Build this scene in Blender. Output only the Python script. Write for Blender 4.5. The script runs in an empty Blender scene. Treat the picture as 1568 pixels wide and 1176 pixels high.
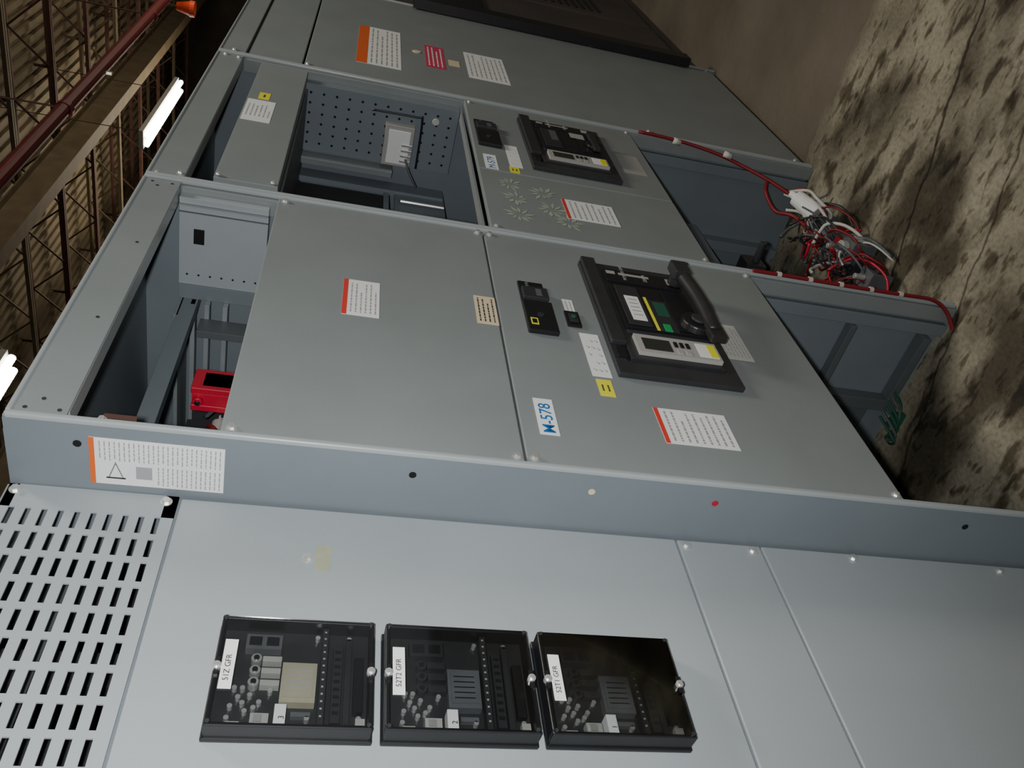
import bpy, math, random
from mathutils import Vector, Matrix
random.seed(7)
# ---------------------------------------------------------------- materials
def mat(name,col,rough=0.5,metal=0.0,noise=0.0,nscale=8.0,bump=0.0,bscale=200.0,spec=0.5,emit=None,estr=0,col2=None):
    m=bpy.data.materials.new(name);m.use_nodes=True
    nt=m.node_tree;b=nt.nodes['Principled BSDF']
    b.inputs['Base Color'].default_value=(*col,1);b.inputs['Roughness'].default_value=rough
    b.inputs['Metallic'].default_value=metal;b.inputs['Specular IOR Level'].default_value=spec
    tc=nt.nodes.new('ShaderNodeTexCoord')
    if noise>0 or col2:
        n=nt.nodes.new('ShaderNodeTexNoise');n.inputs['Scale'].default_value=nscale;n.inputs['Detail'].default_value=6
        nt.links.new(tc.outputs['Object'],n.inputs['Vector'])
        r=nt.nodes.new('ShaderNodeValToRGB')
        c2=col2 if col2 else tuple(c*(1-noise) for c in col)
        r.color_ramp.elements[0].position=0.3;r.color_ramp.elements[0].color=(*c2,1)
        r.color_ramp.elements[1].position=0.7;r.color_ramp.elements[1].color=(*col,1)
        nt.links.new(n.outputs['Fac'],r.inputs['Fac']);nt.links.new(r.outputs['Color'],b.inputs['Base Color'])
    if bump>0:
        n=nt.nodes.new('ShaderNodeTexNoise');n.inputs['Scale'].default_value=bscale
        nt.links.new(tc.outputs['Object'],n.inputs['Vector'])
        bp=nt.nodes.new('ShaderNodeBump');bp.inputs['Strength'].default_value=bump;bp.inputs['Distance'].default_value=0.001
        nt.links.new(n.outputs['Fac'],bp.inputs['Height']);nt.links.new(bp.outputs['Normal'],b.inputs['Normal'])
    if emit:
        b.inputs['Emission Color'].default_value=(*emit,1);b.inputs['Emission Strength'].default_value=estr
    return m
PAINT=mat('grey_enamel_paint',(0.258,0.282,0.282),0.45,0,0.10,5,0.3,500)
PAINT_E=mat('grey_enamel_edge_highlight',(0.38,0.41,0.415),0.28,0,0.06,5)  # same enamel made paler and glossier; edge highlights put into the colour
PAINT_L=mat('light_grey_enamel_paint',(0.38,0.415,0.43),0.38,0,0.07,4,0.3,500)
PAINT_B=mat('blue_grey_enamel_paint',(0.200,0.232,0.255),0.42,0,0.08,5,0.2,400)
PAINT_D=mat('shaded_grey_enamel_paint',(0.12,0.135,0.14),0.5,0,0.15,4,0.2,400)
GALV=mat('galvanised_steel',(0.42,0.46,0.48),0.4,0.3,0.2,12)
STEEL=mat('zinc_screw_steel',(0.75,0.75,0.72),0.32,0.7)
BLACK=mat('black_moulded_plastic',(0.014,0.014,0.016),0.38,0,0.2,30)
BLACK2=mat('charcoal_plastic',(0.034,0.035,0.038),0.42,0,0.2,30)
ARMP=mat('charging_arm_plastic',(0.026,0.025,0.025),0.42,0,0.2,30)
BACKP=mat('relay_back_plate',(0.032,0.033,0.035),0.45,0,0.25,30)
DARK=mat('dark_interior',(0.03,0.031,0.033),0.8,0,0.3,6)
VOID=mat('black_hole',(0.003,0.003,0.003),0.9)
WHITE=mat('white_label_paper',(0.88,0.88,0.86),0.5,0,0.03,20)
INK=mat('grey_print_ink',(0.36,0.36,0.37),0.7)
INKB=mat('black_print_ink',(0.03,0.03,0.03),0.7)
REDL=mat('red_label_print',(0.70,0.05,0.035),0.5)
PINK=mat('magenta_label_print',(0.60,0.05,0.11),0.5)
ORANGE=mat('orange_label_print',(0.75,0.13,0.02),0.5)
YEL=mat('yellow_label_print',(0.85,0.80,0.05),0.5)
TAN=mat('tan_label_paper',(0.75,0.62,0.42),0.5)
BLUE=mat('blue_print_ink',(0.01,0.14,0.42),0.6)
RED=mat('red_insulator_plastic',(0.50,0.012,0.035),0.4,0,0.1,20)
CRED=mat('red_cable_jacket',(0.22,0.012,0.018),0.5)
CWHT=mat('white_cable_jacket',(0.55,0.55,0.50),0.5)
GREEN=mat('green_terminal_plastic',(0.02,0.10,0.06),0.5)
GREENB=mat('bright_green_plastic',(0.02,0.35,0.10),0.5)
BEIGE=mat('beige_module_plastic',(0.42,0.385,0.28),0.5,0,0.1,30)
GREYP=mat('grey_trip_unit_plastic',(0.40,0.39,0.36),0.5)
GREYD=mat('dark_grey_module',(0.12,0.125,0.135),0.45,0,0.2,30)
LCD=mat('lcd_window',(0.03,0.035,0.03),0.2)
TAPE=mat('masking_tape_residue',(0.42,0.44,0.30),0.6,0,0.12,60)
RUST=mat('rusty_primer_steel',(0.10,0.045,0.034),0.7,0,0.4,8)
JOIST=mat('tan_painted_steel',(0.17,0.13,0.08),0.7,0,0.3,5)
DECK=mat('roof_deck_brown',(0.18,0.145,0.092),0.8,0,0.4,1.5)
PIPE=mat('sprinkler_pipe_red',(0.16,0.016,0.02),0.5,0,0.2,9)
ORG=mat('bright_orange_enamel',(0.85,0.09,0.03),0.4)
TUBE=mat('fluorescent_tube',(1,1,1),0.5,emit=(1.0,0.95,0.80),estr=20)
BROWN=mat('brown_enamel',(0.085,0.068,0.060),0.55,0,0.3,3)
WALLM=mat('painted_block_wall',(0.13,0.11,0.085),0.85,0,0.3,2,0.5,20)
GLASS=bpy.data.materials.new('clear_polycarbonate');GLASS.use_nodes=True
nt=GLASS.node_tree;nt.nodes.clear()
o=nt.nodes.new('ShaderNodeOutputMaterial');mx=nt.nodes.new('ShaderNodeMixShader');tr=nt.nodes.new('ShaderNodeBsdfTransparent')
tr.inputs[0].default_value=(0.86,0.87,0.87,1);gl=nt.nodes.new('ShaderNodeBsdfGlossy');gl.inputs['Roughness'].default_value=0.06
fr=nt.nodes.new('ShaderNodeFresnel');fr.inputs[0].default_value=1.5
nt.links.new(fr.outputs[0],mx.inputs[0]);nt.links.new(tr.outputs[0],mx.inputs[1]);nt.links.new(gl.outputs[0],mx.inputs[2]);nt.links.new(mx.outputs[0],o.inputs[0])
# ---------------------------------------------------------------- builder
class B:
    def __init__(s): s.v=[];s.f=[];s.m=[];s.mats=[]
    def mi(s,m):
        if m not in s.mats:s.mats.append(m)
        return s.mats.index(m)
    def box(s,x0,x1,y0,y1,z0,z1,m):
        x0,x1=sorted((x0,x1));y0,y1=sorted((y0,y1));z0,z1=sorted((z0,z1))
        n=len(s.v);s.v+=[(x,y,z) for x in (x0,x1) for y in (y0,y1) for z in (z0,z1)]
        s.f+=[tuple(n+i for i in q) for q in ((0,1,3,2),(4,6,7,5),(0,4,5,1),(2,3,7,6),(0,2,6,4),(1,5,7,3))]
        s.m+=[s.mi(m)]*6;return s
    def cyl(s,p0,p1,r,m,n=14,r1=None):
        p0=Vector(p0);p1=Vector(p1);d=(p1-p0).normalized();r1=r if r1 is None else r1
        a=d.orthogonal().normalized();b=d.cross(a);k=len(s.v)
        for i in range(n):
            t=2*math.pi*i/n;e=a*math.cos(t)+b*math.sin(t)
            s.v+=[tuple(p0+e*r),tuple(p1+e*r1)]
        for i in range(n):
            j=(i+1)%n;s.f.append((k+2*i,k+2*j,k+2*j+1,k+2*i+1))
        s.f.append(tuple(k+2*i for i in range(n))[::-1]);s.f.append(tuple(k+2*i+1 for i in range(n)))
        s.m+=[s.mi(m)]*(n+2);return s
    def bar(s,p0,p1,w,m):
        return s.cyl(p0,p1,w*0.7071,m,4)
    def stroke(s,x0,z0,x1,z1,w,y,m,leaf=False):
        a=Vector((x0,0,z0));b=Vector((x1,0,z1));d=(b-a).normalized();n=Vector((-d.z,0,d.x))*w/2;k=len(s.v)
        c=(a+b)/2
        s.v+=[(p.x,y,p.z) for p in ((a,c+n,b,c-n) if leaf else (a-n,a+n,b+n,b-n))]
        s.f.append((k,k+3,k+2,k+1));s.m.append(s.mi(m));return s
    def tube(s,pts,r,m,n=8,sub=6):
        P=[Vector(p) for p in pts];Q=[]
        for i in range(len(P)-1):
            a=P[max(i-1,0)];b=P[i];c=P[i+1];d=P[min(i+2,len(P)-1)]
            for k in range(sub):
                t=k/sub;Q.append(0.5*((2*b)+(c-a)*t+(2*a-5*b+4*c-d)*t*t+(3*b-3*c+d-a)*t**3))
        Q.append(P[-1])
        k0=len(s.v);N=len(Q);a=None
        for i in range(N):
            d=(Q[min(i+1,N-1)]-Q[max(i-1,0)]).normalized()
            a=d.orthogonal().normalized() if a is None else (a-d*a.dot(d)).normalized()
            b=d.cross(a)
            for j in range(n):
                t=2*math.pi*j/n;s.v.append(tuple(Q[i]+(a*math.cos(t)+b*math.sin(t))*r))
        for i in range(N-1):
            for j in range(n):
                q=(j+1)%n;s.f.append((k0+i*n+j,k0+i*n+q,k0+(i+1)*n+q,k0+(i+1)*n+j));s.m.append(s.mi(m))
        s.f.append(tuple(k0+j for j in range(n))[::-1]);s.f.append(tuple(k0+(N-1)*n+j for j in range(n)));s.m+=[s.mi(m)]*2
        return s
    def screw(s,x,y,z,r=0.006,h=0.004):
        s.cyl((x,y,z),(x,y-h*0.4,z),r*1.5,STEEL,16);s.cyl((x,y-h*0.4,z),(x,y-h-0.002,z),r,STEEL,6)
        return s
    def done(s,name,parent=None,bevel=0,smooth=False):
        me=bpy.data.meshes.new(name);me.from_pydata(s.v,[],s.f)
        for m in s.mats: me.materials.append(m)
        for p,i in zip(me.polygons,s.m): p.material_index=i;p.use_smooth=smooth
        me.update()
        ob=bpy.data.objects.new(name,me);bpy.context.collection.objects.link(ob)
        if bevel:
            bm=ob.modifiers.new('bevel','BEVEL');bm.width=bevel;bm.segments=3;bm.limit_method='ANGLE';bm.angle_limit=math.radians(50)
        if parent: ob.parent=parent
        return ob
def empty(name):
    e=bpy.data.objects.new(name,None);bpy.context.collection.objects.link(e);e.empty_display_size=0.1;return e
def text(s,x,y,z,size,m,name,parent,sx=1.0,align='LEFT',bold=0.0):
    c=bpy.data.curves.new(name,'FONT');c.body=s;c.size=size;c.align_x=align;c.extrude=0.0002;c.offset=bold
    c.materials.append(m);o=bpy.data.objects.new(name,c);bpy.context.collection.objects.link(o)
    o.location=(x,y,z);o.rotation_euler=(math.radians(90),0,0)
    o.scale=(sx,1,1);o.parent=parent;return o
def label(name,x0,x1,z0,z1,y=0.0,head=None,hfrac=0.16,lines=6,base=WHITE,ink=INK,margin=0.08,parent=None,ticks=False):
    b=B();b.box(x0,x1,y-0.0008,y,z0,z1,base);h=z1-z0;w=x1-x0;top=z1
    if head: b.box(x0,x1,y-0.0012,y-0.0008,z1-h*hfrac,z1,head);top=z1-h*hfrac
    if ticks:
        for i in range(3):
            for j in range(5):
                if (i*j)%3==2: continue
                xa=x0+w*(.12+.17*j)+random.uniform(-.003,.003);za=z0+h*(.2+.27*i);k=h*.10
                b.stroke(xa,za,xa+k*.5,za-k*.6,h*.03,y-.001,ink);b.stroke(xa+k*.5,za-k*.6,xa+k*1.6,za+k,h*.03,y-.001,ink)
    elif lines:
        pitch=(top-z0)/(lines+0.6)
        for i in range(lines):
            zc=top-pitch*(i+0.8);x=x0+w*margin
            end=x1-w*margin-(random.random()*w*0.25 if i%3==2 else 0)
            while x<end-0.002:
                l=min(random.uniform(0.03,0.12)*w,end-x)
                b.box(x,x+l,y-0.0011,y-0.0008,zc-pitch*0.15,zc+pitch*0.15,ink);x+=l+w*0.02
    return b.done(name,parent)
# ---------------------------------------------------------------- near recessed cabinet (relays and louvres)
FY=0.14
near=empty('switchgear_cabinet')
b=B()
X0,X1=-0.62,1.098
zs=[2.064+0.0241*i for i in range(10)]; sw=0.0088
rowp=0.049; rows=int((1.047-X0)/rowp)
b.box(1.047,X1,FY,FY+0.003,2.040,2.30,PAINT_L)
b.box(X0,X1,FY,FY+0.003,2.040,zs[0]-sw/2,PAINT_L);b.box(X0,X1,FY,FY+0.003,zs[-1]+sw/2,2.30,PAINT_L)
for i in range(len(zs)-1): b.box(X0,1.047,FY,FY+0.003,zs[i]+sw/2,zs[i+1]-sw/2,PAINT_L)
for r in range(rows):
    xa=1.047-rowp*(r+1)
    for z in zs: b.box(xa,xa+0.0115,FY,FY+0.003,z-sw/2,z+sw/2,PAINT_L)
b.done('louvre_panel',near)
b=B()
b.box(X0,1.095,FY,FY+0.02,1.135,2.036,PAINT_L)
b.box(X0,1.095,FY,FY+0.02,0.955,1.131,PAINT_L)
b.box(X0,1.095,FY,FY+0.02,0.06,0.951,PAINT_L)
b.done('front_panels',near,0.003)
b=B()
b.box(X0,X1,FY+0.004,FY+0.03,0.0,0.058,PAINT_D);b.box(X0,X1,FY+0.006,FY+0.03,0.05,2.056,PAINT_B)
b.box(X0,X0+0.004,FY+0.03,1.1,0,2.3,PAINT);b.box(X0,X1,1.097,1.1,0,2.3,PAINT);b.box(X0,X1,FY+0.003,1.1,2.30,2.304,PAINT)
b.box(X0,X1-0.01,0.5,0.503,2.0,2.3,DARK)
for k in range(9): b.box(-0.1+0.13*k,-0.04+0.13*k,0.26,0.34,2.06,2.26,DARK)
b.cyl((0.2,0.24,2.20),(0.98,0.24,2.19),0.006,GREYD);b.cyl((0.2,0.24,2.10),(0.8,0.24,2.09),0.004,CRED);b.cyl((0.2,0.24,2.17),(0.66,0.24,2.13),0.004,CRED)
b.done('enclosure_body',near)
b=B()
for x,z in ((0.982,1.818),(1.080,1.115),(1.080,0.975),(1.082,0.75),(1.083,2.058),(1.084,2.288),(1.08,0.4),(-0.2,1.9)): b.screw(x,FY,z,0.0065,0.005)
b.box(0.955,1.01,FY-0.0006,FY,1.782,1.806,TAPE)
b.done('panel_screws',near)
def relay(z1,z0,num,beige):
    e=empty('protective_relay')
    x0,x1=0.655,0.830;ya=0.103;yb=FY-0.001
    b=B();t=0.006
    b.box(x0,x0+t,ya,yb,z0,z1,BLACK);b.box(x1-t,x1,ya,yb,z0,z1,BLACK)
    b.box(x0+t,x1-t,ya,yb,z0,z0+t,BLACK);b.box(x0+t,x1-t,ya,yb,z1-t,z1,BLACK)
    b.box(x0-0.003,x1+0.003,yb-0.008,yb,z0-0.003,z1+0.003,BLACK)
    b.done('case_rim',e,0.002)
    b=B();b.box(x0+t,x1-t,yb-0.0085,yb-0.007,z0+t,z1-t,BACKP)
    W=x1-x0;H=z1-z0;yf=yb-.0085
    def P(s,tt): return (x1-W*tt,z1-H*s)
    def bx(s0,s1,t0,t1,dep,m):
        xa,za=P(s0,t0);xb,zb=P(s1,t1);b.box(xa,xb,yf-dep,yf,za,zb,m)
    bx(.42,.64,.38,.74,.014,BEIGE if beige else GREYD);bx(.44,.62,.42,.70,.016,BEIGE if beige else GREYD)
    for k in range(5): bx(.46,.60,.45+.05*k,.46+.05*k,.0164,INK if beige else BLACK)
    bx(.66,.70,.05,.95,.018,BLACK2);bx(.74,.80,.2,.9,.012,BLACK2);bx(.82,.86,.1,.9,.008,BLACK2);bx(.88,.94,.3,.8,.012,BLACK)
    for k in range(13): bx(.672,.686,.08+.065*k,.095+.065*k,.0185,GREYP)
    for k in range(9): bx(.75,.79,.24+.07*k,.27+.07*k,.0125,BLACK)
    for k in range(3):
        x,z=P(.25,.34+.11*k);b.cyl((x,yf,z),(x,yf-.012,z),.0075,STEEL if beige else BLACK2,16);b.cyl((x,yf-.012,z),(x,yf-.014,z),.004,BLACK,12);bx(.29,.41,.32+.11*k,.37+.11*k,.012,GREYP if beige else BLACK2)
    bx(.17,.40,.12,.26,.014,GREYD if beige else BLACK2);bx(.19,.27,.15,.23,.016,BLACK);bx(.30,.38,.15,.23,.016,BLACK)
    for s,tt in ((.63,.10),(.14,.60),(.17,.68),(.13,.76),(.22,.80),(.30,.72),(.92,.84),(.9,.93),(.12,.86),(.19,.6),(.36,.62),(.24,.66),(.84,.1),(.6,.85),(.2,.73),(.27,.77)):
        x,z=P(s,tt);b.cyl((x,yf,z),(x,yf-.008,z),.0036,STEEL,10)
    bx(.26,.37,.84,.94,.014,GREYP);bx(.28,.33,.86,.92,.017,STEEL);bx(.12,.2,.9,.93,.01,GREYP);bx(.5,.62,.80,.84,.008,GREYD);bx(.9,.96,.85,.93,.01,GREYP)
    bx(.40,.47,.78,.95,.020,WHITE)
    b.done('relay_internals',e)
    text(str(4-num),P(.46,.91)[0],yf-.0206,P(.462,.9)[1],0.011,INKB,'tag_digit',e)
    b=B();b.box(x0+0.002,x1-0.002,ya-0.0015,ya-0.0002,z0+0.002,z1-0.002,GLASS);b.done('clear_cover',e)
    lx1,lz1=P(.045,.25);lx0,lz0=P(.125,.70)
    b=B();b.box(lx0,lx1,ya-.0024,ya-.0016,lz0,lz1,WHITE);b.done('name_tag',e)
    text(('51Z GFR','52T2 GFR','52T1 GFR')[num-1],lx0+.012,ya-.0026,lz0+.0055,0.0112,INKB,'tag_text',e)
    b=B()
    for z in (z0+.004,z1-.004):
        b.cyl((.742,ya+.002,z),(.742,ya-.006,z),.006,STEEL,16);b.cyl((.742,ya-.006,z),(.742,ya-.009,z),.004,STEEL,12)
        b.box(.728,.756,ya-.004,ya+.001,z-.003,z+.003,BLACK)
    for x in (x0+.005,x1-.005):
        for z in (z0+.005,z1-.005): b.cyl((x,ya,z),(x,ya-.003,z),.003,BLACK2,10)
    b.done('thumb_screws',e)
relay(1.929,1.712,1,True);relay(1.695,1.476,2,False);relay(1.459,1.240,3,False)
# ---------------------------------------------------------------- open cabinets
def shell(e,x0,x1,depth=1.05,bottom=0.0,top=2.30,pm=PAINT):
    b=B()
    b.box(x0+.001,x1,0.0,0.004,2.212,top,pm);b.box(x0+.004,x1-.004,0.0045,0.03,top-0.004,top-.0005,pm);b.box(x0+.03,x1-.03,0.0045,0.04,2.212,2.216,PAINT_E)
    b.done('top_flange',e,0.0015)
    b=B()
    b.box(x0+.0035,x0+0.022,0.005,0.05,bottom,2.211,pm);b.box(x1-0.022,x1-.0045,0.005,0.05,bottom,2.211,pm)
    b.done('frame_returns',e,0.002)
    b=B()
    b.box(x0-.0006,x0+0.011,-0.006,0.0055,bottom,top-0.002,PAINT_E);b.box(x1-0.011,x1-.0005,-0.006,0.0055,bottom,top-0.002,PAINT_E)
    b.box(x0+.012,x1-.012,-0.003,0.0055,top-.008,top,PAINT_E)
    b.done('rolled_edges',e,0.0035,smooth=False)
    b=B()
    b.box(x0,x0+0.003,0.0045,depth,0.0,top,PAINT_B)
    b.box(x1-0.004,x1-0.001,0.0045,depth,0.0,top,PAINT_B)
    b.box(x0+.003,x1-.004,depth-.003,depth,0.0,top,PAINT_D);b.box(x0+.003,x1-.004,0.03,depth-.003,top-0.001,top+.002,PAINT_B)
    b.done('enclosure_walls',e)
S1=(1.100,2.040);S2=(2.042,3.128);S3=(3.130,4.43)
c1=empty('switchgear_cabinet');shell(c1,*S1)
c2=empty('switchgear_cabinet');shell(c2,*S2)
c3=empty('switchgear_cabinet');shell(c3,*S3)
b=B()
b.box(1.114,2.026,0.0,0.018,1.465,1.982,PAINT);b.done('blank_panel',c1,0.003)
b=B();b.box(1.114,2.026,0.0,0.018,0.690,1.461,PAINT);b.done('breaker_door',c1,0.003)
b=B()
for x,z in ((1.125,1.965),(1.127,1.478),(1.127,1.446),(1.125,0.705),(2.012,1.965),(2.012,1.478),(2.012,1.446),(2.012,0.705)): b.screw(x,0,z,0.006,0.005)
for x,z in ((1.125,2.275),(1.125,2.225),(1.15,2.255),(2.01,2.275),(2.01,2.23),(1.99,2.26),(1.4,2.24),(1.7,2.24)): b.cyl((x,0.0005,z),(x,-0.0008,z),0.0035,DARK,14)
for z,c in ((1.659,VOID),(1.332,TAN),(1.087,RED),(0.533,VOID),(2.195,VOID)): b.cyl((1.0999,0.043,z),(1.0985,0.043,z),0.0065,c,16)
b.screw(1.112,0,2.16,0.005)
b.box(1.118,1.128,-.001,.002,2.11,2.16,RUST)
b.done('panel_screws',c1)
b=B()
XF=2.034
b.box(1.99,XF,0.02,0.26,2.0,2.21,PAINT_L)
b.box(1.985,XF,0.26,0.30,1.5,2.21,PAINT_B)
b.box(1.985,1.9895,0.10,0.14,2.15,2.175,VOID)
b.box(1.982,1.99,0.035,0.038,2.0,2.21,PAINT);b.box(1.984,1.99,0.055,0.057,2.0,2.21,PAINT_D)
for k in range(7): b.cyl((1.9898,0.23,2.19-.028*k),(1.988,0.23,2.19-.028*k),0.003,VOID,8)
b.box(1.14,2.03,0.30,0.33,2.16,2.20,PAINT_B);b.box(1.9,2.03,0.30,0.9,2.195,2.205,PAINT)
for z in (2.17,2.135,2.09): b.box(1.96,1.985,0.30,1.0,z-.006,z+.006,GALV)
b.box(1.9,1.96,.34,.36,1.95,2.15,PAINT_D);b.box(1.7,1.96,.62,.64,1.9,2.15,GREYD)
for z in (2.10,2.05,2.0): b.box(1.2,1.95,0.66,0.67,z-.012,z+.012,GREYD)
for k in range(3): b.box(1.74-.10*k,1.78-.10*k,0.45,0.65,1.95,2.13,DARK)
for k in range(5): b.cyl((1.70,0.36+0.05*k,2.06),(1.70,0.36+0.05*k,2.00),0.013,STEEL,12);b.box(1.66,1.72,0.35+.05*k,.37+.05*k,1.96,2.05,BLACK2)
b.done('wireway_framing',c1,0.002)
b=B()
for k in range(4): b.tube([(1.62,.3+.03*k,2.08),(1.60,.33,2.03),(1.57,.30+.03*k,1.99),(1.5,.35,1.95)],.005,(CWHT,BLACK2,GREYP,GREYD)[k])
b.done('wireway_cables',c1,smooth=True)
b=B();b.box(1.49,1.54,0.20,0.26,1.88,2.07,RED);b.box(1.48,1.55,0.20,0.215,1.88,2.09,RED);b.box(1.48,1.55,0.245,0.26,1.88,2.09,RED)
b.box(1.482,1.548,0.215,0.245,2.0,2.088,RED)
b.cyl((1.50,.23,2.075),(1.470,.23,2.075),.010,RED);b.cyl((1.470,.23,2.075),(1.466,.23,2.075),.006,BLACK)
b.box(1.30,1.46,.27,.31,1.95,2.04,DARK);b.cyl((1.47,.28,2.03),(1.43,.28,2.03),.014,GREYP);b.tube([(1.46,.28,2.05),(1.42,.26,2.03),(1.40,.30,2.0)],.006,CRED)
b.done('bus_bar_insulator',c1,0.003)
b=B()
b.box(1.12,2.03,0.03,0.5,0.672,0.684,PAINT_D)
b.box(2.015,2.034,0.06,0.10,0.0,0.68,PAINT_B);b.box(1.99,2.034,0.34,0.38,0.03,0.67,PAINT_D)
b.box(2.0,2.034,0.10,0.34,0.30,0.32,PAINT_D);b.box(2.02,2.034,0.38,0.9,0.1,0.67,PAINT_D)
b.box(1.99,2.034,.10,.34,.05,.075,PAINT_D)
b.cyl((2.034,0.2,0.5),(2.02,0.2,.5),.008,VOID)
b.done('lower_compartment',c1,0.002)
b=B()
b.tube([(2.030,-.012,.68),(2.030,-.012,.5),(2.028,-.012,.35),(2.030,-.012,.2),(2.028,-.012,.09),(2.01,.01,.04),(1.98,.05,.012)],0.006,CRED)
for z in (.60,.5,.4,.3,.2): b.cyl((2.030,-.012,z+.006),(2.030,-.012,z-.006),.0085,CWHT,10)
b.done('red_control_cable',c1,smooth=False)
b=B()
for i in range(6):
    b.tube([(1.99,.30+.02*i,.07),(1.97-.01*i,.34+.02*i,.035),(1.95,.40+.015*i,.03-.003*i),(1.975,.47,.02)],0.004,(GREEN,GREYD,GREEN)[i%3])
b.box(1.965,1.985,.37,.42,.0,.04,GREEN)
b.done('ground_wire_bundle',c1)
label('warning_label',1.525,1.671,1.728,1.806,head=REDL,hfrac=.13,lines=6,parent=c1)
label('rating_label',1.562,1.680,1.466,1.515,base=TAN,ink=INKB,lines=4,parent=c1)
label('warning_label',1.212,1.324,1.010,1.169,head=REDL,hfrac=.06,lines=9,parent=c1)
label('instruction_label',1.556,1.711,0.850,0.932,lines=8,parent=c1,base=CWHT)
label('data_tag',1.660,1.722,1.272,1.297,lines=2,parent=c1)
label('checklist_tag',1.412,1.578,1.236,1.280,ticks=True,ink=INKB,parent=c1)
label('caution_label',1.344,1.402,1.243,1.276,base=YEL,ink=INKB,lines=2,parent=c1,margin=.3)
b=B();b.box(1.197,1.308,-.0008,0,1.387,1.426,WHITE);b.done('equipment_tag',c1)
text('M-578',1.2015,-.001,1.3945,0.0345,BLUE,'equipment_tag_text',c1,sx=1.02,bold=.0002)
def sidelabel():
    b=B();x=1.0995;y0,y1,z0,z1=.026,.124,1.970,2.178
    b.box(x-.0008,x,y0,y1,z0,z1,WHITE);b.box(x-.0012,x-.0008,y0,y1,z1-.008,z1,ORANGE)
    b.box(x-.0012,x-.0008,y0+.055,y0+.082,z1-.095,z1-.070,INK)
    for k in range(10):
        b.box(x-.0012,x-.0008,y0+.05+.0035*k,y0+.052+.0035*k,z1-.04-.0012*k,z1-.038-.0012*k,INKB)
        b.box(x-.0012,x-.0008,y0+.05+.0035*k,y0+.052+.0035*k,z1-.04+.0012*k,z1-.038+.0012*k,INKB)
    b.box(x-.0012,x-.0008,y0+.082,y0+.085,z1-.054,z1-.024,INKB)
    for blk in (0,1):
        ya=y0+.006+blk*.047
        for i in range(26):
            zc=z1-.016-.0074*i
            if zc<z0+.006: break
            if blk and zc>z1-.10: continue
            yy=ya
            while yy<ya+.038:
                l=random.uniform(.004,.012);b.box(x-.0011,x-.0008,yy,min(yy+l,ya+.040),zc-.0010,zc+.0010,INK);yy+=l+.002
    b.done('warning_label',c1)
sidelabel()
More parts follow.
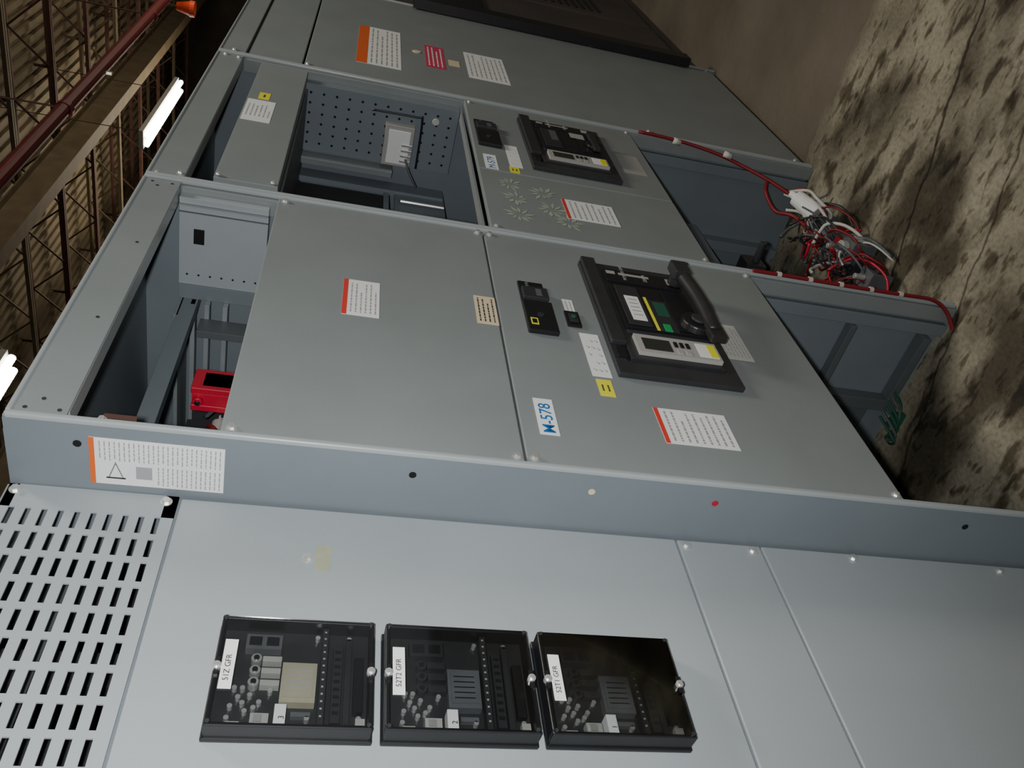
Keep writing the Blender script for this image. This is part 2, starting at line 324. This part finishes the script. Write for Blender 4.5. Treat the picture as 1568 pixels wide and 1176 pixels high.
# ---------------------------------------------------------------- breakers
def breaker(x0,x1,z0,z1,arm=True):
    e=empty('circuit_breaker');W=x1-x0;H=z1-z0
    def q(b,s0,s1,t0,t1,ya,yb,m): b.box(x1-W*t0,x1-W*t1,ya,yb,z1-H*s0,z1-H*s1,m)
    b=B()
    q(b,0,1,0,.07,-.014,-.0005,BLACK2);q(b,0,1,.90,1,-.014,-.0005,BLACK2);q(b,0,.10,.07,.90,-.014,-.0005,BLACK2);q(b,.90,1,.07,.90,-.014,-.0005,BLACK2)
    q(b,.01,.13,-.01,.78,-.026,-.014,BLACK2);q(b,.03,.11,.80,.88,-.018,-.014,BLACK)
    b.done('bezel',e,0.004)
    b=B()
    q(b,.13,.90,.08,.89,-.020,-.0005,BLACK2)
    q(b,.17,.86,.10,.22,-.028,-.020,BLACK);q(b,.17,.86,.26,.66,-.030,-.020,BLACK)
    q(b,.20,.40,.28,.64,-.033,-.030,BLACK2);q(b,.62,.84,.28,.64,-.033,-.030,BLACK)
    q(b,.17,.86,.67,.69,-.026,-.020,BLACK2)
    b.done('breaker_face',e,0.003)
    b=B()
    q(b,.20,.88,.715,.86,-.030,-.020,GREYP);q(b,.25,.48,.745,.835,-.0310,-.030,LCD);q(b,.70,.86,.735,.84,-.0312,-.030,WHITE);q(b,.79,.86,.735,.84,-.0316,-.0312,YEL)
    for k in range(3): q(b,.51+.05*k,.54+.05*k,.75,.79,-.032,-.030,BLACK)
    for k in range(2): q(b,.52+.07*k,.56+.07*k,.81,.84,-.032,-.030,INK)
    if arm:
        q(b,.25,.37,.38,.60,-.0340,-.033,WHITE)
        for k in range(5): q(b,.27,.35,.41+.035*k,.418+.035*k,-.0343,-.034,INK)
        q(b,.43,.455,.36,.66,-.0308,-.030,YEL);q(b,.50,.60,.40,.52,-.0320,-.030,GREEN);q(b,.50,.56,.60,.66,-.0325,-.030,GREENB)
        q(b,.455,.62,.38,.66,-.0304,-.030,BLACK2)
    else:
        q(b,.55,.72,.28,.38,-.0338,-.033,GREYP);q(b,.3,.38,.3,.5,-.0338,-.033,GREYD)
    b.done('trip_unit',e,0.0008)
    b=B()
    if arm:
        b.cyl((x0+W*.42,-.030,z0+.060),(x0+W*.42,-.050,z0+.060),.042,BLACK,28,.038)
        b.cyl((x0+W*.42,-.050,z0+.060),(x0+W*.42,-.058,z0+.060),.020,BLACK2,20)
        b.cyl((x0+W*.83,-.030,z0+.056),(x0+W*.83,-.078,z0+.056),.020,ARMP,20)
        b.box(x0+W*.77,x0+W*.89,-.084,-.056,z0+.034,z0+.078,BLACK2)
        b.box(x0+W*.32,x0+W*.62,-.046,-.030,z0+.012,z0+.036,BLACK2)
        b.box(x0+W*.26,x0+W*.42,-.060,-.040,z0+.014,z0+.054,ARMP)
        b.done('charging_arm',e,0.004)
        b=B();b.tube([(x0+W*.33,-.048,z0+.036),(x0+W*.46,-.056,z0+.034),(x0+W*.64,-.062,z0+.040),(x0+W*.84,-.066,z0+.056)],.018,ARMP,16);b.done('charging_lever',e,smooth=True)
    else:
        b.cyl((x0+W*.5,-.033,z0+.062),(x0+W*.5,-.044,z0+.062),.030,BLACK,24);b.box(x0+W*.38,x0+W*.72,-.050,-.036,z0+.05,z0+.074,BLACK2)
        b.done('charging_arm',e,0.003)
    text('POWER UNIT',x0+W*.80,-.0288,z1-H*.36,.013,GREYP,'face_text',e)
    text('3200A',x1-W*.19,-.0284,z1-H*.55,.014,GREYP,'face_text',e)
    b=B();q(b,.19,.27,.12,.15,-.0284,-.028,GREYP);q(b,.30,.58,.13,.15,-.0284,-.028,GREYP);q(b,.74,.82,.12,.18,-.0284,-.028,GREYP);b.done('face_marks',e)
breaker(1.418,1.915,0.930,1.222,True);breaker(2.535,2.985,0.955,1.255,False)
def auxmod(x0,x1,z0,z1,logo=True):
    e=empty('auxiliary_control_module');b=B();h=z1-z0;w=x1-x0
    b.box(x0,x1-w*.42,-.012,-.0005,z0,z1,BLACK);b.box(x1-w*.40,x1-w*.18,-.018,-.0005,z0+h*.08,z1-h*.05,BLACK2);b.box(x1-w*.42,x1,-.008,-.0005,z0+h*.12,z1,BLACK)
    b.done('housing',e,0.002);b=B()
    for k in range(3): b.cyl((x1-w*(.05+.06*k),-.008,z0+h*.7),(x1-w*(.05+.06*k),-.011,z0+h*.7),.004,GREYD,10)
    if logo:
        b.box(x0+w*.10,x0+w*.22,-.0126,-.012,z1-h*.36,z1-h*.12,YEL);b.box(x0+w*.12,x0+w*.20,-.0129,-.0126,z1-h*.32,z1-h*.16,BLACK)
    b.cyl((x0+w*.3,-.012,z0+h*.5),(x0+w*.3,-.014,z0+h*.5),.008,BLACK2,16);b.box(x1-w*.36,x1-w*.22,-.0184,-.018,z0+h*.3,z0+h*.5,GREYD)
    b.done('controls',e)
auxmod(1.548,1.770,1.332,1.402);auxmod(2.668,2.898,1.342,1.420,False)
b=B();b.box(1.598,1.661,-.006,-.0005,1.269,1.303,BLACK);b.box(1.612,1.645,-.010,-.006,1.276,1.296,BLACK2);b.cyl((1.63,-.010,1.286),(1.63,-.013,1.286),.006,GREEN,12);b.done('key_interlock',None,0.001)
# ---------------------------------------------------------------- section 2
b=B();b.box(2.10,3.095,0.004,0.02,1.992,2.150,PAINT);b.box(2.10,3.095,0.02,0.05,1.992,1.996,PAINT);b.done('wireway_strip',c2,0.002)
b=B();b.box(2.062,2.470,0.0,0.018,0.795,1.436,PAINT);b.box(2.476,3.108,0.0,0.018,0.795,1.436,PAINT)
b.done('breaker_door',c2,0.003)
b=B()
for x,z in ((2.075,1.42),(2.075,.81),(3.095,1.42),(3.095,.81),(2.11,2.14),(2.11,2.005),(2.06,2.275),(2.08,2.225),(3.1,2.27),(3.09,2.225)): b.screw(x,0,z,0.005,0.004)
b.done('panel_screws',c2)
b=B()
b.box(3.055,3.12,0.03,0.27,1.45,2.03,PAINT_B)
for i in range(6):
    for j in range(12): b.cyl((3.0553,.06+.036*i,1.48+.045*j),(3.0545,.06+.036*i,1.48+.045*j),.0048,VOID,8)
b.box(3.0,3.055,0.275,0.30,1.66,2.03,PAINT);b.box(2.985,3.0,.27,.276,1.66,2.03,GALV);b.box(2.98,3.055,0.34,0.36,1.46,2.03,PAINT_B)
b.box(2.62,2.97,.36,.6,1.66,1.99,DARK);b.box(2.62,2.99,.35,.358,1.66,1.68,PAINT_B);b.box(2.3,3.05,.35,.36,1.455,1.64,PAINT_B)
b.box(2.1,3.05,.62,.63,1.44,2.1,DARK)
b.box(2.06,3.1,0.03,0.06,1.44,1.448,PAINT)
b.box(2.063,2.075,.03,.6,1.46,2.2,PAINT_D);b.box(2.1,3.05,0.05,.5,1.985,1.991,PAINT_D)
b.cyl((2.9,.34,1.62),(2.9,.34,1.46),.006,STEEL,8);b.cyl((2.7,.335,1.56),(2.7,.335,1.48),.006,STEEL,8)
b.box(2.42,2.50,.30,.35,1.44,1.47,RED);b.box(2.5,2.53,.32,.35,1.50,1.53,RED)
b.box(2.60,2.64,.33,.35,1.51,1.54,WHITE)
for k in range(3): b.box(2.20+.2*k,2.22+.2*k,.37,.6,1.66,1.96,GREYD)
b.done('upper_compartment',c2,0.0015)
b=B()
b.box(3.02,3.054,.11,.26,1.60,1.705,GREYP);b.box(3.015,3.02,.125,.25,1.612,1.69,WHITE)
for k in range(4): b.box(3.010,3.016,.17+.02*k,.18+.02*k,1.60,1.64,STEEL)
b.cyl((3.05,.08,1.53),(3.045,.08,1.53),.013,CWHT,16)
b.done('control_relay_box',c2,0.002)
b=B();b.tube([(3.04,.075,1.76),(3.03,.07,1.60),(3.03,.08,1.58),(3.03,.26,1.575)],.004,BLACK)
b.tube([(3.0,.22,1.62),(2.98,.26,1.60),(2.95,.3,1.57)],.004,GREYD)
b.done('relay_wiring',c2,smooth=True)
b=B();rr=random.Random(3)
SM=mat('pale_green_streaks',(0.44,0.50,0.39),0.6,0,0.30,50)  # pale green leaf-like strokes fanned out on the door panel
for cx,cz in ((2.17,1.345),(2.24,1.24),(2.28,1.34),(2.35,1.25),(2.38,1.35),(2.17,1.20)):
    a0=rr.uniform(0,6.28)
    for k in range(10):
        a=a0+k*.63+rr.uniform(-.1,.1);l=rr.uniform(.035,.062);r0=.010
        b.stroke(cx+r0*math.cos(a),cz+r0*math.sin(a),cx+l*math.cos(a+.3),cz+l*.9*math.sin(a+.3),rr.uniform(.009,.014),-.0007-.00002*k,SM,True)
b.done('streak_marks',c2)
label('warning_label',2.20,2.336,1.036,1.196,head=REDL,hfrac=.06,lines=8,parent=c2,y=-.0009)
label('instruction_label',2.665,2.838,.832,.914,lines=7,parent=c2,base=GREYP)
label('checklist_tag',2.528,2.712,1.288,1.330,ticks=True,parent=c2)
label('caution_label',2.479,2.525,1.303,1.334,base=YEL,ink=INKB,lines=2,parent=c2,margin=.3)
label('instruction_label',2.532,2.716,2.062,2.145,y=.004,lines=6,ink=INK,parent=c2,margin=.22)
label('caution_label',2.73,2.79,2.085,2.118,y=.004,base=YEL,ink=INKB,lines=1,parent=c2,margin=.3)
b=B();b.box(2.480,2.597,-.0008,0,1.371,1.412,WHITE);b.done('equipment_tag',c2)
text('M-579',2.485,-.001,1.379,0.034,BLUE,'equipment_tag_text',c2,sx=1.05)
b=B()
b.box(2.06,3.11,.03,.5,.776,.786,PAINT_D);b.box(3.10,3.123,.06,.10,0,.77,PAINT_B);b.box(3.07,3.123,.36,.40,.02,.77,PAINT_B)
b.box(2.3,3.06,.50,.51,.05,.77,PAINT_D);b.box(2.75,2.95,.42,.50,.35,.7,BLACK2);b.box(2.4,2.6,.40,.50,.5,.75,DARK)
b.box(2.55,3.06,.30,.34,.42,.46,PAINT_B)
b.box(2.36,2.43,.12,.18,.45,.52,BLACK2);b.cyl((2.39,.12,.48),(2.39,.05,.48),.012,BLACK2)
b.box(2.39,2.40,.18,.5,.47,.49,PAINT_D)
b.done('lower_compartment',c2,0.002)
b=B()
b.tube([(3.10,-.012,.76),(3.09,-.01,.6),(3.06,.0,.45),(3.02,.02,.33),(2.95,.04,.22),(2.86,.07,.12),(2.75,.12,.03)],.007,CRED)
b.tube([(2.96,.04,.25),(2.90,.06,.27),(2.83,.10,.24),(2.75,.08,.2),(2.66,.12,.12)],.007,CRED)
for z in (.62,.42): b.cyl((3.09 if z>.5 else 3.05,-.008,z),(3.09 if z>.5 else 3.04,-.004,z-.03),.012,CWHT)
for i in range(64):
    a=random.uniform(0,6.28);rr_=random.uniform(.02,.10);cx,cy=2.62+random.uniform(-.30,.24),.11+random.uniform(-.07,.06)
    b.tube([(cx+rr_*math.cos(a+k*.9),cy+rr_*.6*math.sin(a+k*.9),.02+.03*k+random.uniform(0,.03)) for k in range(6)],random.choice((.0035,.0045,.006)),random.choice((CRED,CRED,CRED,RED,BLACK2,BLACK2,BLACK2,GREYD,GREYD,GREYD,CWHT)),7,4)
b.done('cable_bundle',c2,smooth=True)
b=B()
for k in range(5):
    x=2.78-.11*k;b.box(x-.035,x+.035,.06,.13,.03,.11,(GREYD,GREYD,CRED,BLACK2,GREYD)[k]);b.box(x-.025,x+.025,.05,.06,.05,.09,(GREYP,CRED,GREYD,GREYD,BLACK2)[k]);b.cyl((x,.09,.11),(x,.09,.15),.010,STEEL)
b.cyl((2.82,.03,.19),(2.74,.05,.13),.030,WHITE,16,.036);b.cyl((2.84,.025,.205),(2.82,.03,.19),.014,WHITE,14)
b.box(2.44,2.52,.02,.09,.04,.13,GREYD);b.cyl((2.48,.055,.13),(2.48,.055,.155),.024,GREYP,16);b.box(2.46,2.50,.014,.02,.06,.11,GREYP)
b.done('terminal_block_row',c2,0.004)
# ---------------------------------------------------------------- section 3
b=B();b.box(3.15,4.41,0.005,.02,2.02,2.205,PAINT);b.box(3.15,4.41,0,.018,.03,2.012,PAINT);b.done('cover_panels',c3,0.003)
b=B()
for x in (3.165,4.395):
    for z in (2.0,.06,.7,2.25): b.screw(x,0,z,.006,.005)
b.cyl((3.62,0,1.60),(3.62,-.003,1.60),.017,TAN,16);b.box(3.52,3.60,-.001,0,1.425,1.47,TAN)
b.box(4.36,4.46,-.05,-.0065,.17,1.60,BLACK)
for z in (.3,.9,1.5): b.box(4.38,4.41,-.0065,.0,z-.03,z+.03,BLACK)
b.done('panel_hardware',c3)
label('danger_label',3.32,3.86,1.665,1.836,head=ORANGE,hfrac=.24,lines=6,parent=c3,margin=.04)
label('arc_flash_label',3.44,3.755,1.485,1.565,base=PINK,lines=4,ink=WHITE,parent=c3)
label('instruction_label',3.41,3.77,1.225,1.395,lines=8,parent=c3)
far=empty('transformer_enclosure');b=B()
b.box(4.50,6.30,.05,1.1,.0,2.25,BROWN);b.box(4.55,5.35,.035,.05,.1,2.15,BROWN);b.box(5.40,6.25,.035,.05,.1,2.15,BROWN)
b.box(4.8,5.1,.02,.035,1.2,1.6,BLACK);b.box(5.0,5.2,.025,.035,1.75,1.9,TAN)
for k in range(8): b.box(5.5,6.1,.03,.036,.4+.05*k,.42+.05*k,BLACK)
b.done('housing',far,0.005)
# ---------------------------------------------------------------- room
F=bpy.data.materials.new('stained_concrete');F.use_nodes=True;nt=F.node_tree;L=nt.links;bs=nt.nodes['Principled BSDF'];bs.inputs['Roughness'].default_value=.75
N=nt.nodes.new;tc=N('ShaderNodeTexCoord')
def noise(s,d=8,dist=0.0,stretch=None,rot=-.9):
    n=N('ShaderNodeTexNoise');n.inputs['Scale'].default_value=s;n.inputs['Detail'].default_value=d;n.inputs['Distortion'].default_value=dist
    if stretch:
        mp=N('ShaderNodeMapping');mp.inputs['Scale'].default_value=stretch;mp.inputs['Rotation'].default_value=(0,0,rot);L.new(tc.outputs['Object'],mp.inputs['Vector']);L.new(mp.outputs[0],n.inputs['Vector'])
    else: L.new(tc.outputs['Object'],n.inputs['Vector'])
    return n
def ramp(src,p0,c0,p1,c1):
    r=N('ShaderNodeValToRGB');e=r.color_ramp.elements;e[0].position=p0;e[0].color=(*c0,1);e[1].position=p1;e[1].color=(*c1,1);L.new(src,r.inputs['Fac']);return r
def mul(a,b,f=1.0,t='MULTIPLY'):
    m=N('ShaderNodeMix');m.data_type='RGBA';m.blend_type=t;m.inputs['Factor'].default_value=f;L.new(a,m.inputs['A']);L.new(b,m.inputs['B']);return m.outputs['Result']
base=ramp(noise(4,10).outputs['Fac'],.35,(.235,.21,.15),.65,(.40,.365,.275))
st=ramp(noise(2.6,9,.1,(1.3,.8,1)).outputs['Fac'],.39,(.26,.24,.21),.52,(1,1,1))
fl=ramp(noise(8,9,.1,(1.4,.6,1)).outputs['Fac'],.38,(.30,.27,.23),.45,(1,1,1))
sp=ramp(noise(24,8,0,(1.5,.6,1)).outputs['Fac'],.36,(.45,.42,.37),.43,(1,1,1))
gr=ramp(noise(70,4).outputs['Fac'],.3,(.72,.70,.67),.6,(1,1,1))
c=mul(mul(mul(mul(base.outputs[0],st.outputs[0]),fl.outputs[0]),gr.outputs[0]),sp.outputs[0])
sx=N('ShaderNodeSeparateXYZ');L.new(tc.outputs['Object'],sx.inputs[0])
def joint(sock,pos,w=.006,c0=(.25,.21,.17)):
    a=N('ShaderNodeMath');a.operation='SUBTRACT';a.inputs[1].default_value=pos;L.new(sock,a.inputs[0]);d=N('ShaderNodeMath');d.operation='ABSOLUTE';L.new(a.outputs[0],d.inputs[0])
    return ramp(d.outputs[0],w,c0,w*1.6,(1,1,1)).outputs[0]
jn=noise(6,3);ad=N('ShaderNodeMath');ad.operation='MULTIPLY_ADD';ad.inputs[1].default_value=.08;L.new(jn.outputs['Fac'],ad.inputs[0]);L.new(sx.outputs['X'],ad.inputs[2])
ad2=N('ShaderNodeMath');ad2.operation='MULTIPLY_ADD';ad2.inputs[1].default_value=.3;L.new(sx.outputs['Y'],ad2.inputs[0]);L.new(ad.outputs[0],ad2.inputs[2])
c=mul(mul(c,joint(ad2.outputs[0],2.42,.004)),joint(ad2.outputs[0],2.05,.003))
br=ramp(noise(2,6).outputs['Fac'],.3,(.12,.098,.072),.7,(.19,.16,.12))
mr=N('ShaderNodeMapRange');mr.inputs['From Min'].default_value=3.15;mr.inputs['From Max'].default_value=3.27;L.new(ad.outputs[0],mr.inputs['Value'])
fm=N('ShaderNodeMix');fm.data_type='RGBA';L.new(mr.outputs[0],fm.inputs['Factor']);L.new(c,fm.inputs['A']);L.new(br.outputs[0],fm.inputs['B'])
L.new(fm.outputs['Result'],bs.inputs['Base Color'])
bp=N('ShaderNodeBump');bp.inputs['Strength'].default_value=.4;bp.inputs['Distance'].default_value=.008;L.new(noise(25,6).outputs['Fac'],bp.inputs['Height']);L.new(bp.outputs['Normal'],bs.inputs['Normal'])
b=B();b.box(-6,26,-8,14,-.1,0,F);b.done('floor')
b=B();b.box(-6,26,-8,14,6.6,6.7,DECK)
for k in range(110):
    y=-8+.2*k;b.box(-6,26,y,y+.09,6.55,6.6,DECK)
b.done('ceiling')
b=B();b.box(25.9,26,-8,14,0,6.7,WALLM);b.done('wall_far')
b=B();b.box(-6,26,13.9,14,0,6.7,WALLM);b.done('wall_back')
def joist(x,zb,m,h=.55,y0=-6,y1=13):
    b=B()
    for z in (zb,zb+h):
        b.box(x-.05,x-.01,y0,y1,z,z+.05,m);b.box(x+.01,x+.05,y0,y1,z,z+.05,m)
    n=int((y1-y0)/.5)
    for i in range(n):
        ya=y0+.5*i;b.bar((x,ya,zb+(.02 if i%2 else h)),(x,ya+.5,zb+(h if i%2 else .02)),.025,m)
    for i in range(10): b.box(x-.01,x+.01,y0+2*i,y0+2*i+.04,zb+h+.05,6.6,m)
    b.done('roof_joist')
for i,x in enumerate([6,7.6,9.2,10.8,12.4,14,15.6,17.2,18.8,20.4,22]): joist(x,5.75,RUST if i%3 else JOIST)
b=B()
for y in (4.45,7.6):
    b.box(0,25,y-.1,y+.1,5.35,5.37,JOIST);b.box(0,25,y-.01,y+.01,5.37,5.73,JOIST);b.box(0,25,y-.1,y+.1,5.73,5.75,JOIST)
b.done('ceiling_beam')
b=B();b.cyl((0,1.86,4.0),(25,1.80,4.0),.055,PIPE,16)
for x in (4,7,10,13,16): b.cyl((x,1.84,4.0),(x,1.84,6.6),.008,RUST,8);b.cyl((x-.03,1.85,4.0),(x+.03,1.85,4.0),.068,PIPE,16);b.cyl((x+1,1.85,4.0),(x+1,1.85,3.9),.018,STEEL,10)
b.done('sprinkler_pipe')
b=B();b.cyl((12.0,2.22,4.12),(12.0,2.22,3.96),.05,ORG,20,.09);b.cyl((12.0,2.22,4.1),(12,2.22,6.6),.012,RUST,8);b.cyl((12,2.22,3.96),(12,2.22,3.90),.10,ORG,20);b.done('orange_warning_beacon')
def light(x0,x1,y,z):
    e=empty('fluorescent_light');b=B();b.box(x0,x1,y-.13,y+.13,z+.04,z+.10,GREYP)
    for x in (x0+.3,x1-.3): b.cyl((x,y,z+.09),(x,y,6.6),.006,RUST,6)
    b.done('fixture_housing',e);b=B()
    for dy in (-.07,.07): b.cyl((x0+.03,y+dy,z),(x1-.03,y+dy,z),.035,TUBE,12)
    b.done('tubes',e)
light(11.95,14.4,4.07,4.5);light(4.3,6.76,4.2,4.5)
# ---------------------------------------------------------------- lights
def add_light(t,name,loc,power,size,col,target=None):
    l=bpy.data.lights.new(name,t);l.energy=power;l.color=col
    if t=='AREA': l.shape='DISK';l.size=size
    else: l.shadow_soft_size=size
    if t=='SPOT': l.spot_size=math.radians(128);l.spot_blend=.95
    o=bpy.data.objects.new(name,l);o.location=loc
    if target: o.rotation_euler=(Vector(target)-Vector(loc)).to_track_quat('-Z','Y').to_euler()
    bpy.context.collection.objects.link(o);return o
add_light('SPOT','camera_flash',(0.02,-0.93,1.90),105,.02,(.98,.995,1.0),(0.02+1.05,-.93+.80,1.90-.10))
add_light('AREA','high_bay_lamp',(3.2,-1.6,5.6),115,1.0,(1,.94,.82),(2.6,-.6,0))
add_light('AREA','deck_fill.001',(12,-2,3.2),170,3.0,(1,.88,.68),(13,2,7))  # no such fixture; up-facing fill added to brighten the roof deck
add_light('AREA','deck_fill.002',(16,6,3.2),170,3.0,(1,.88,.68),(15,6,7))  # second added fill without a fixture, lights the deck further along
w=bpy.data.worlds.new('w');bpy.context.scene.world=w;w.use_nodes=True
w.node_tree.nodes['Background'].inputs[0].default_value=(.90,.92,.90,1);w.node_tree.nodes['Background'].inputs[1].default_value=.16
# ---------------------------------------------------------------- camera (hand-held, rolled a quarter turn)
D=Vector((5616,682,1300)).normalized();X=Vector((-187,-961,1300));X=(X-D*X.dot(D)).normalized();Z=-D;Y=Z.cross(X)
cd=bpy.data.cameras.new('camera');cam=bpy.data.objects.new('camera',cd);bpy.context.collection.objects.link(cam)
R=Matrix(((X.x,-X.y,-X.z),(Y.x,-Y.y,-Y.z),(Z.x,-Z.y,-Z.z)))
cam.matrix_world=Matrix.Translation((0,-.94,1.84))@R.to_4x4()
cd.sensor_width=36;cd.lens=1300/1568*36;cd.clip_start=.02;cd.clip_end=200
bpy.context.scene.camera=cam
